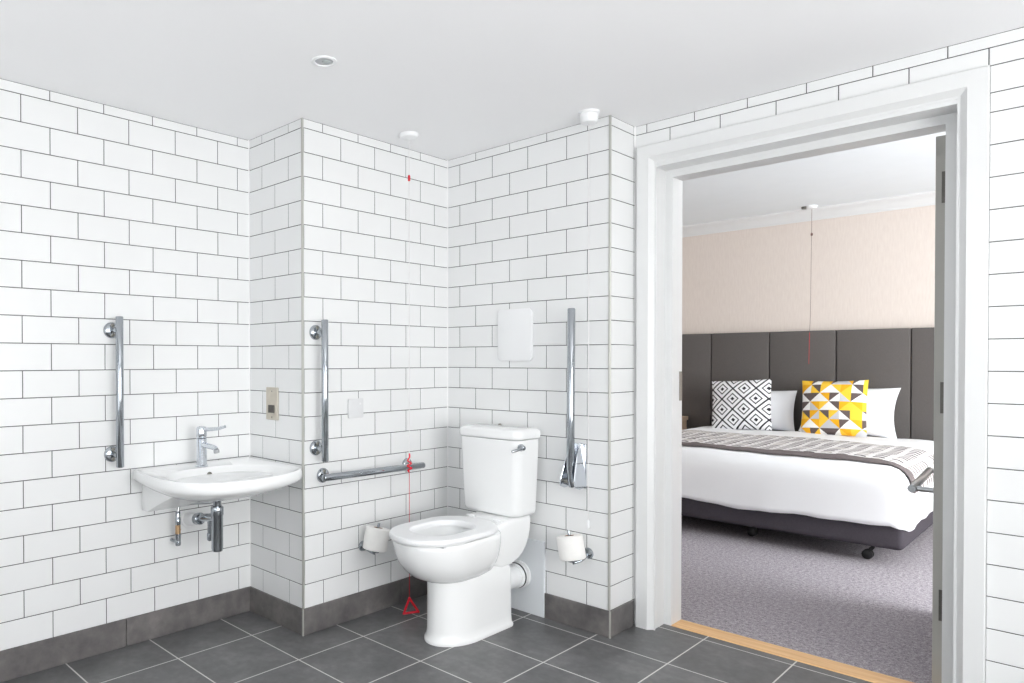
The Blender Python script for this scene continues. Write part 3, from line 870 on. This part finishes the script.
# ------------------------------------------------------------------ toilet roll holders and rolls
def roll_set(hname, hlabel, rlabel, wall, nrm, c, rose_off, tilt):
    """upright roll on a bent chrome spindle; wall = rose point, c = roll centre bottom"""
    n = Vector(nrm); c = Vector(c); w = Vector(wall)
    axis = Vector(tilt).normalized()
    t = thing('toilet_roll_holder', hlabel, 'roll holder', w)
    b = nb(); lathe(b, (0, 0, 0), n, [(0.024, 0), (0.024, 0.004), (0.020, 0.010), (0.009, 0.012)], 24); obj('rose', b, 'chrome', t, 40)
    b = nb()
    pt = c - w
    end = w + n * pt.dot(n) - w
    base = pt - axis * 0.014
    tube(b, [n * 0.006, n * (base.dot(n) * 0.55) + Vector((0, 0, base.z * 0.6)), base * 0.94 + Vector((0, 0, base.z * 0.06)), base + axis * 0.012, base + axis * 0.135], 0.0062, 14, sub=6)
    obj('spindle', b, 'chrome', t, 40)
    b = nb(); lathe(b, base + axis * 0.004, axis, [(0.020, 0), (0.022, 0.003), (0.022, 0.006), (0.018, 0.008)], 20); obj('rest_disc', b, 'chrome', t, 40)
    r = thing('toilet_roll', rlabel, 'toilet roll', c)
    b = nb()
    u, v = frame_of(axis)
    prof = [(0.0215, 0.0), (0.050, 0.0), (0.0545, 0.003), (0.0555, 0.008), (0.0555, 0.092), (0.0545, 0.097), (0.050, 0.100), (0.0215, 0.100)]
    N = 40
    rings = [[axis * h + (u * math.cos(2 * PI * k / N) + v * math.sin(2 * PI * k / N)) * rad for k in range(N)] for rad, h in prof]
    loft(b, rings + [rings[0]], False, False); bmesh.ops.remove_doubles(b, verts=b.verts, dist=1e-6)
    obj('paper', b, 'paper', r, 35)
    b = nb()
    prof = [(0.0195, 0.001), (0.0212, 0.001), (0.0212, 0.0995), (0.0195, 0.0995)]
    rings = [[axis * h + (u * math.cos(2 * PI * k / N) + v * math.sin(2 * PI * k / N)) * rad for k in range(N)] for rad, h in prof]
    loft(b, rings + [rings[0]], False, False); bmesh.ops.remove_doubles(b, verts=b.verts, dist=1e-6)
    obj('core', b, 'card', r, 35)
roll_set('a', 'chrome roll holder on the wall right of the toilet', 'white toilet roll on the holder right of the toilet', (1.213, Y2, 0.335), (0, -1, 0), (1.186, Y2 - 0.078, 0.318), 0, (-0.20, 0.02, 1))
roll_set('b', 'chrome roll holder on the boxing wall left of the toilet', 'white toilet roll on the holder left of the toilet', (X1, 0.214, 0.318), (1, 0, 0), (X1 + 0.072, 0.222, 0.312), 0, (0.03, 0.20, 1))

# ------------------------------------------------------------------ pull cords and ceiling fittings
t = thing('emergency_pull_cord', 'red assistance pull cord hanging left of the toilet from a ceiling rose', 'pull cord', (0.568, 0.358, H))
b = nb(); lathe(b, (0, 0, 0), (0, 0, -1), [(0.043, 0), (0.043, 0.010), (0.038, 0.018), (0.018, 0.022), (0.007, 0.026)], 32); obj('ceiling_rose', b, 'plastic_white', t, 40)
b = nb(); tube(b, [(0, 0, -0.02), (0, 0, -1.49)], 0.0016, 8); obj('cord', b, 'cord_white', t, 40)
b = nb(); lathe(b, (0, 0, -0.185), (0, 0, -1), [(0.003, 0), (0.0055, 0.004), (0.0055, 0.024), (0.003, 0.028)], 14); obj('toggle', b, 'cord_red', t, 40)
b = nb(); tube(b, [(0, 0, -1.49), (0, 0, -2.06), (0, 0, -2.105)], 0.0013, 8)
obj('lower_cord', b, 'cord_red', t, 40)
b = nb()
kp = [(0, 0, -1.445), (0.001, 0.001, -1.462), (-0.006, -0.004, -1.478), (0.008, 0.005, -1.490), (-0.008, -0.005, -1.502), (0.009, 0.007, -1.512), (-0.006, -0.002, -1.522), (0.001, 0, -1.530)]
tube(b, kp, 0.0036, 8, sub=5)
obj('knot', b, 'red_plastic', t, 60)
b = nb()
tri = [Vector((0.0, 0.0, -2.105)), Vector((-0.016, -0.020, -2.174)), Vector((0.028, 0.030, -2.166))]
mid = [tri[0] * 0.93 + tri[1] * 0.07]
for i in range(3):
    tube(b, [tri[i], tri[(i + 1) % 3]], 0.0055, 10)
    sphere(b, tri[i], 0.0062, 10)
obj('triangle_pull', b, 'red_plastic', t, 40)

t = thing('light_pull_switch', 'white ceiling pull switch with a long white cord near the doorway corner', 'pull switch', (1.269, 0.702, H))
b = nb(); lathe(b, (0, 0, 0), (0, 0, -1), [(0.042, 0), (0.042, 0.010), (0.038, 0.012), (0.036, 0.040), (0.031, 0.046), (0.006, 0.048)], 32); obj('switch_body', b, 'plastic_white', t, 40)
b = nb(); tube(b, [(0, 0, -0.045), (0, 0, -1.70)], 0.0015, 8); obj('cord', b, 'cord_white', t, 40)
b = nb(); lathe(b, (0, 0, -1.685), (0, 0, -1), [(0.003, 0), (0.006, 0.01), (0.007, 0.03), (0.004, 0.036)], 14); obj('cord_weight', b, 'plastic_white', t, 40)

t = thing('downlight', 'round white recessed downlight in the bathroom ceiling', 'ceiling light', (0.911, -0.404, H))
b = nb()
N = 36
prof = [(0.031, 0.0), (0.043, 0.0), (0.043, 0.0035), (0.038, 0.006), (0.033, 0.005), (0.031, 0.0)]
rings = [[(r * math.cos(2 * PI * k / N), r * math.sin(2 * PI * k / N), -h) for k in range(N)] for r, h in prof]
loft(b, rings, False, False); bmesh.ops.remove_doubles(b, verts=b.verts, dist=1e-6)
obj('bezel', b, 'plastic_white', t, 40)
b = nb(); lathe(b, (0, 0, -0.0002), (0, 0, -1), [(0.032, 0), (0.030, 0.0012), (0.018, 0.0022), (0.012, 0.0022)], 28); obj('reflector', b, 'chrome_brushed', t, 40)
b = nb(); lathe(b, (0.004, 0.006, -0.0020), (0, 0, -1), [(0.014, 0), (0.013, 0.003), (0.006, 0.0042)], 20); obj('lamp', b, 'lens', t, 40)

t = thing('bedroom_pull_cord', 'thin cord hanging from a white rose on the bedroom ceiling in front of the headboard', 'pull cord', (1.015, 4.62, HB))
b = nb(); lathe(b, (0, 0, 0), (0, 0, -1), [(0.040, 0), (0.040, 0.016), (0.033, 0.024), (0.008, 0.027)], 28); obj('ceiling_rose', b, 'plastic_white', t, 40)
b = nb(); lathe(b, (-0.055, 0.0, 0.0), (0, 0, -1), [(0.022, 0), (0.022, 0.014), (0.015, 0.020)], 20); obj('indicator', b, 'steel_dark', t, 40)
b = nb(); tube(b, [(0, 0, -0.02), (-0.006, 0, -0.9), (-0.012, 0, -1.04)], 0.0014, 8); obj('cord', b, 'cord_dark', t, 40)
b = nb(); lathe(b, (0, 0, -0.222), (0, 0, -1), [(0.003, 0), (0.008, 0.005), (0.008, 0.02), (0.003, 0.025)], 14); obj('toggle', b, 'cord_dark', t, 40)
b = nb(); tube(b, [(-0.012, 0, -1.04), (-0.016, 0, -1.30)], 0.0016, 8); obj('lower_cord', b, 'cord_red', t, 40)

# ------------------------------------------------------------------ bedroom furniture
HY = YBB - 0.075
t = thing('headboard', 'wide taupe padded headboard of tall upright panels on the beige wall', 'headboard', (0.92, YBB, 0))
xs = [-0.815, -0.32, 0.172, 0.664, 1.165, 1.660, 2.155]
for i in range(6):
    a, c = xs[i], xs[i + 1]
    b = nb(); box(b, a + 0.003, c - 0.003, HY, YBB - 0.002, 0.30, 1.408, 0.009, 3)
    shift(b, t); obj('panel', b, 'head_fabric', t, 60)
b = nb(); box(b, xs[0] + 0.02, xs[-1] - 0.02, YBB - 0.025, YBB - 0.001, 0.0, 1.38)
shift(b, t); obj('backing_board', b, 'head_fabric', t)

BX0, BX1, BYF, BYB = 0.11, 1.955, 2.845, 4.715
t = thing('bed', 'wide double bed on a charcoal upholstered base with black castors', 'bed', ((BX0 + BX1) / 2, (BYF + BYB) / 2, 0))
b = nb(); box(b, BX0, BX1, BYF, BYB, 0.098, 0.300, 0.035, 4); shift(b, t); obj('base', b, 'base_fabric', t, 60)
b = nb(); box(b, BX0 + 0.025, BX1 - 0.025, BYF + 0.03, BYB - 0.005, 0.301, 0.535, 0.05, 4); shift(b, t); obj('mattress', b, 'pillowcase', t, 60)
for (cx, cy) in ((0.30, 2.99), (1.13, 3.05), (1.785, 2.975), (0.30, 4.5), (1.765, 4.5)):
    b = nb(); lathe(b, (cx, cy, 0.098), (0, 0, -1), [(0.022, 0), (0.022, 0.005), (0.009, 0.008), (0.009, 0.03)], 16)
    prism(b, [(cx - 0.014, 0.072), (cx - 0.034, 0.030), (cx - 0.020, 0.026), (cx + 0.012, 0.072)], 'y', cy - 0.012, cy + 0.012, 0.002, 1)
    shift(b, t); cas = obj('castor', b, 'black', t, 40)
    b = nb()
    for s in (-0.024, 0.010):
        lathe(b, (cx - 0.024, cy + s, 0.0275), (0, 1, 0), [(0.022, 0), (0.0275, 0.003), (0.0275, 0.011), (0.022, 0.014)], 22)
    shift(b, t); obj('wheel', b, 'black', cas, 40)

# duvet: rings of a rounded rectangle lofted from the middle of the top to the hem
DX0, DX1, DY0, DY1, DR = BX0 - 0.012, BX1 + 0.012, BYF - 0.014, BYB - 0.03, 0.10
DPROF = [(0.0, 0.440), (0.003, 0.462), (0.012, 0.492), (0.03, 0.522), (0.055, 0.545), (0.09, 0.560), (0.15, 0.571), (0.25, 0.577), (0.4, 0.579), (0.9, 0.580)]
def dz(d):
    if d <= 0: return DPROF[0][1]
    for (a, za), (c, zc) in zip(DPROF, DPROF[1:]):
        if d <= c:
            return za + (zc - za) * (d - a) / (c - a)
    return DPROF[-1][1]
def rrect(x0, x1, y0, y1, r, n):
    r = min(r, (x1 - x0) / 2 - 1e-3, (y1 - y0) / 2 - 1e-3)
    out = []
    segs = [((x0 + r, y0), (x1 - r, y0)), ((x1 - r, y0 + r), -90), ((x1, y0 + r), (x1, y1 - r)), ((x1 - r, y1 - r), 0),
            ((x1 - r, y1), (x0 + r, y1)), ((x0 + r, y1 - r), 90), ((x0, y1 - r), (x0, y0 + r)), ((x0 + r, y0 + r), 180)]
    for s in segs:
        if isinstance(s[1], tuple):
            for k in range(n):
                f = k / n
                out.append((s[0][0] + (s[1][0] - s[0][0]) * f, s[0][1] + (s[1][1] - s[0][1]) * f))
        else:
            for k in range(8):
                a = math.radians(s[1] + 90 * k / 8)
                out.append((s[0][0] + r * math.cos(a), s[0][1] + r * math.sin(a)))
    return out
def sdf(x, y):
    qx = abs(x - (DX0 + DX1) / 2) - (DX1 - DX0) / 2 + DR
    qy = abs(y - (DY0 + DY1) / 2) - (DY1 - DY0) / 2 + DR
    return -(math.hypot(max(qx, 0), max(qy, 0)) + min(max(qx, qy), 0) - DR)
def wav(x, y):
    return 0.004 * math.sin(7 * x + 3 * y) + 0.003 * math.sin(13 * y - 5 * x) + 0.002 * math.sin(23 * x + 11 * y)
rings = []
NS = 26
for ins in (0.90, 0.7, 0.5, 0.4, 0.3, 0.25, 0.2, 0.15, 0.12, 0.09, 0.07, 0.055, 0.04, 0.03, 0.02, 0.012, 0.006, 0.003, 0.0):
    ring = rrect(DX0 + ins, DX1 - ins, DY0 + ins, DY1 - ins, max(DR - ins, 0.02), NS)
    rings.append([(x, y, dz(ins) + wav(x, y) * min(1, ins / 0.06)) for x, y in ring])
base_ring = rrect(DX0, DX1, DY0, DY1, DR, NS)
cxm, cym = (DX0 + DX1) / 2, (DY0 + DY1) / 2
def hem_wave(i):
    return 0.008 * math.sin(i * 0.33) + 0.005 * math.sin(i * 0.71 + 1) + 0.003 * math.sin(i * 1.7)
for j, (zz, outw) in enumerate(((0.40, 0.004), (0.35, 0.006), (0.30, 0.009), (0.265, 0.012), (0.238, 0.014))):
    f = (j + 1) / 5
    ring = []
    for i, (x, y) in enumerate(base_ring):
        dx, dy = x - cxm, y - cym
        l = math.hypot(dx, dy)
        corner = max(0.0, 1 - (math.hypot(max(0, abs(dx) - (DX1 - DX0) / 2 + 0.12), max(0, abs(dy) - (DY1 - DY0) / 2 + 0.12)) < 0.01))
        amp = f * (0.006 * math.sin(i * 0.45) + 0.004 * math.sin(i * 1.1 + 2))
        nx, ny = (math.copysign(1, dx), 0) if abs(abs(dx) - (DX1 - DX0) / 2) < 1e-4 else ((0, math.copysign(1, dy)) if abs(abs(dy) - (DY1 - DY0) / 2) < 1e-4 else (math.copysign(0.707, dx), math.copysign(0.707, dy)))
        o = outw + max(-0.004, amp)
        ring.append((x + nx * o, y + ny * o, zz + f * hem_wave(i) - 0.012 * f * corner))
    rings.append(ring)
b = nb()
loft(b, rings, True, False)
dv = obj('duvet', b, 'linen', None, 60)
sol = dv.modifiers.new('thick', 'SOLIDIFY'); sol.thickness = 0.006; sol.offset = -1.0
tag(dv, 'white duvet spread over the bed and hanging at its foot', 'duvet')

# runner: follows the duvet, with a dark border along its front
def runner_mesh(ya, yb, lift, nx=70, ny=8, drop=0.035):
    bm = nb()
    uvl = bm.loops.layers.uv.new('UVMap')
    path = []
    n1 = 14
    for k in range(n1): path.append(('L', drop * (1 - k / n1)))
    for k in range(nx + 1): path.append(('T', k / nx))
    for k in range(1, n1 + 1): path.append(('R', drop * k / n1))
    vs, us = [], []
    for j in range(ny + 1):
        y = ya + (yb - ya) * j / ny
        row, s, prev = [], 0.0, None
        for kind, f in path:
            if kind == 'T':
                # denser towards the edges
                g = 0.5 - 0.5 * math.cos(PI * f)
                x = DX0 + (DX1 - DX0) * g
                d_ = sdf(x, y)
                z = dz(d_) + wav(x, y) * min(1, max(d_, 0) / 0.06) + lift
                e = 1 - min(1, d_ / 0.06)
                x += math.copysign(lift, x - cxm) * e
                p = Vector((x, y, z))
            else:
                sx = -1 if kind == 'L' else 1
                x = (DX0 if sx < 0 else DX1) + sx * (lift + 0.012 * min(1, f / 0.06) + 0.004 * math.sin(y * 19) * f / 0.2)
                p = Vector((x, y, dz(0) + lift - f))
            if prev is not None: s += (p - prev).length
            prev = p
            row.append((bm.verts.new(p), s, y))
        vs.append(row)
    for j in range(ny):
        for i in range(len(path) - 1):
            q = [vs[j][i], vs[j][i + 1], vs[j + 1][i + 1], vs[j + 1][i]]
            f = bm.faces.new([v[0] for v in q])
            for lp, v in zip(f.loops, q):
                lp[uvl].uv = (v[1], v[2])
    return bm
t = thing('bed_runner', 'grey dashed woven runner with a dark border laid across the duvet', 'bed runner', (0, 0, 0))
RYA, RYB = 2.935, 3.86
for nm, a, c, m, lf in (('cloth', RYA + 0.095, RYB, 'runner', 0.012), ('border', RYA, RYA + 0.095, 'border', 0.013)):
    o = obj(nm, runner_mesh(a, c, lf, ny=14 if nm == 'cloth' else 3), m, t, 60)
    sol = o.modifiers.new('thick', 'SOLIDIFY'); sol.thickness = 0.005; sol.offset = -1.0

def pillow(name, label, cat, w, h, th, mat, loc, rot, group=None, pin=0.05, seam=True):
    """soft cushion: two domed faces meeting in a seam, corners pulled out; centre of the base at the origin"""
    bm = nb()
    n = 22
    def P(i, j, s):
        u, v = 2 * i / n - 1, 2 * j / n - 1
        # sides bow inwards between the corners
        x = u * w / 2 * (1 - pin * (1 - v * v) * abs(u) ** 1.5)
        z = v * h / 2 * (1 - pin * (1 - u * u) * abs(v) ** 1.5)
        tt = th / 2 * ((1 - abs(u) ** 2.2) * (1 - abs(v) ** 2.2)) ** 0.55
        tt *= 1 + 0.08 * math.sin(3.1 * u + 1.7 * v + len(name))
        return (x, s * tt, z + h / 2)
    g = {}
    for s in (-1, 1):
        for i in range(n + 1):
            for j in range(n + 1):
                e = i in (0, n) or j in (0, n)
                k = (i, j, 0 if e else s)
                if k not in g: g[k] = bm.verts.new(P(i, j, s))
    for s in (-1, 1):
        for i in range(n):
            for j in range(n):
                q = [(i, j), (i + 1, j), (i + 1, j + 1), (i, j + 1)]
                f = [g[(a, c, 0 if a in (0, n) or c in (0, n) else s)] for a, c in q]
                if len(set(f)) == 4:
                    bm.faces.new(f if s < 0 else f[::-1])
    o = obj(name, bm, mat, None, 70)
    o.location = loc
    o.rotation_euler = rot
    return tag(o, label, cat, group)
R = math.radians
pillow('pillow', 'white pillow standing against the headboard behind the black and white cushion', 'pillow', 0.62, 0.345, 0.15, 'pillowcase', (0.605, 4.56, 0.568), (R(-10), 0, R(1)), pin=0.06)
pillow('pillow', 'white pillow standing against the headboard behind the yellow cushion', 'pillow', 0.675, 0.395, 0.15, 'pillowcase', (1.275, 4.56, 0.568), (R(-10), R(1), R(-2)), pin=0.10)
pillow('cushion', 'square cushion with a black and white diamond print', 'cushion', 0.475, 0.43, 0.14, 'diamonds', (0.562, 4.37, 0.570), (R(-11), R(-3.5), R(3)), pin=0.03)
pillow('cushion', 'square cushion with a yellow, white and grey triangle print', 'cushion', 0.460, 0.44, 0.15, 'triangles', (1.232, 4.37, 0.572), (R(-11), R(-2), R(-4)), pin=0.04)

t = thing('bedside_table', 'pale wood bedside table just visible left of the bed', 'bedside table', (-0.235, 4.52, 0))
b = nb(); box(b, -0.21, 0.21, -0.19, 0.19, 0.60, 0.635, 0.003, 1); obj('table_top', b, 'nightstand', t)
b = nb(); box(b, -0.20, 0.20, -0.18, 0.18, 0.12, 0.599, 0.003, 1); obj('carcass', b, 'nightstand', t)
for sx in (-0.17, 0.17):
    for sy in (-0.15, 0.15):
        b = nb(); tube(b, [(sx, sy, 0.0), (sx, sy, 0.12)], [0.012, 0.018], 12); obj('leg', b, 'nightstand', t, 40)

# ------------------------------------------------------------------ light
def area(name, loc, target, sx, sy, power, color=(1, 1, 1)):
    l = bpy.data.lights.new(name, 'AREA')
    l.shape = 'RECTANGLE'; l.size = sx; l.size_y = sy; l.energy = power; l.color = color
    o = bpy.data.objects.new(name, l); COL.objects.link(o)
    o.location = loc
    o.rotation_euler = (Vector(target) - Vector(loc)).to_track_quat('-Z', 'Y').to_euler()
    return o
area('window_daylight', (XR - 0.03, (WY0 + WY1) / 2, (WZ0 + WZ1) / 2), (XR - 1.0, (WY0 + WY1) / 2, (WZ0 + WZ1) / 2 + 0.36), WY1 - WY0 - 0.1, WZ1 - WZ0 - 0.15, 106, (1.0, 0.997, 0.99))
area('added_daylight_behind', ((VX0 + VX1) / 2, YF + 0.03, (VZ0 + VZ1) / 2), ((VX0 + VX1) / 2, YF + 1, (VZ0 + VZ1) / 2 + 0.95), VX1 - VX0 - 0.1, VZ1 - VZ0 - 0.15, 18, (1.0, 0.997, 0.99))  # lamp of the added window, tilted up to brighten the ceiling
area('bedroom_daylight', (XBR - 0.03, (BY0 + BY1) / 2, (BZ0 + BZ1) / 2), (0, (BY0 + BY1) / 2, (BZ0 + BZ1) / 2 - 0.4), BY1 - BY0 - 0.1, BZ1 - BZ0 - 0.1, 138, (0.97, 0.99, 1.0))

w = bpy.data.worlds.new('World'); SC.world = w
w.use_nodes = True
w.node_tree.nodes['Background'].inputs[0].default_value = (0.85, 0.92, 1.0, 1)
w.node_tree.nodes['Background'].inputs[1].default_value = 1.0

# ------------------------------------------------------------------ camera
cam = bpy.data.cameras.new('camera'); co = bpy.data.objects.new('camera', cam); COL.objects.link(co)
Rv = Vector((0.682691861, 0.730705376, -0.001214902)); Uv = Vector((-0.006998315, 0.008201014, 0.999941882)); Fv = Vector((-0.730672872, 0.682643682, -0.010712472))
mw = Matrix.Identity(4)
for i in range(3):
    mw[i][0], mw[i][1], mw[i][2] = Rv[i], Uv[i], -Fv[i]
mw.translation = Vector((2.787203, -1.899866, 1.167121))
co.matrix_world = mw
cam.sensor_fit = 'HORIZONTAL'; cam.sensor_width = 36.0
cam.lens = 697.637 / 1024 * 36
cam.shift_x = (512 - 379.4805) / 1024
cam.shift_y = (367.5117 - 341.5) / 1024
cam.clip_start = 0.02
SC.camera = co

SC.view_settings.view_transform = 'Standard'
SC.view_settings.look = 'None'
SC.view_settings.exposure = 0.08
SC.view_settings.gamma = 1.0
SC.view_settings.use_curve_mapping = False
SC.cycles.max_bounces = 12
SC.cycles.diffuse_bounces = 8
SC.cycles.glossy_bounces = 6
SC.cycles.sample_clamp_indirect = 6.0
SC.cycles.use_denoising = True
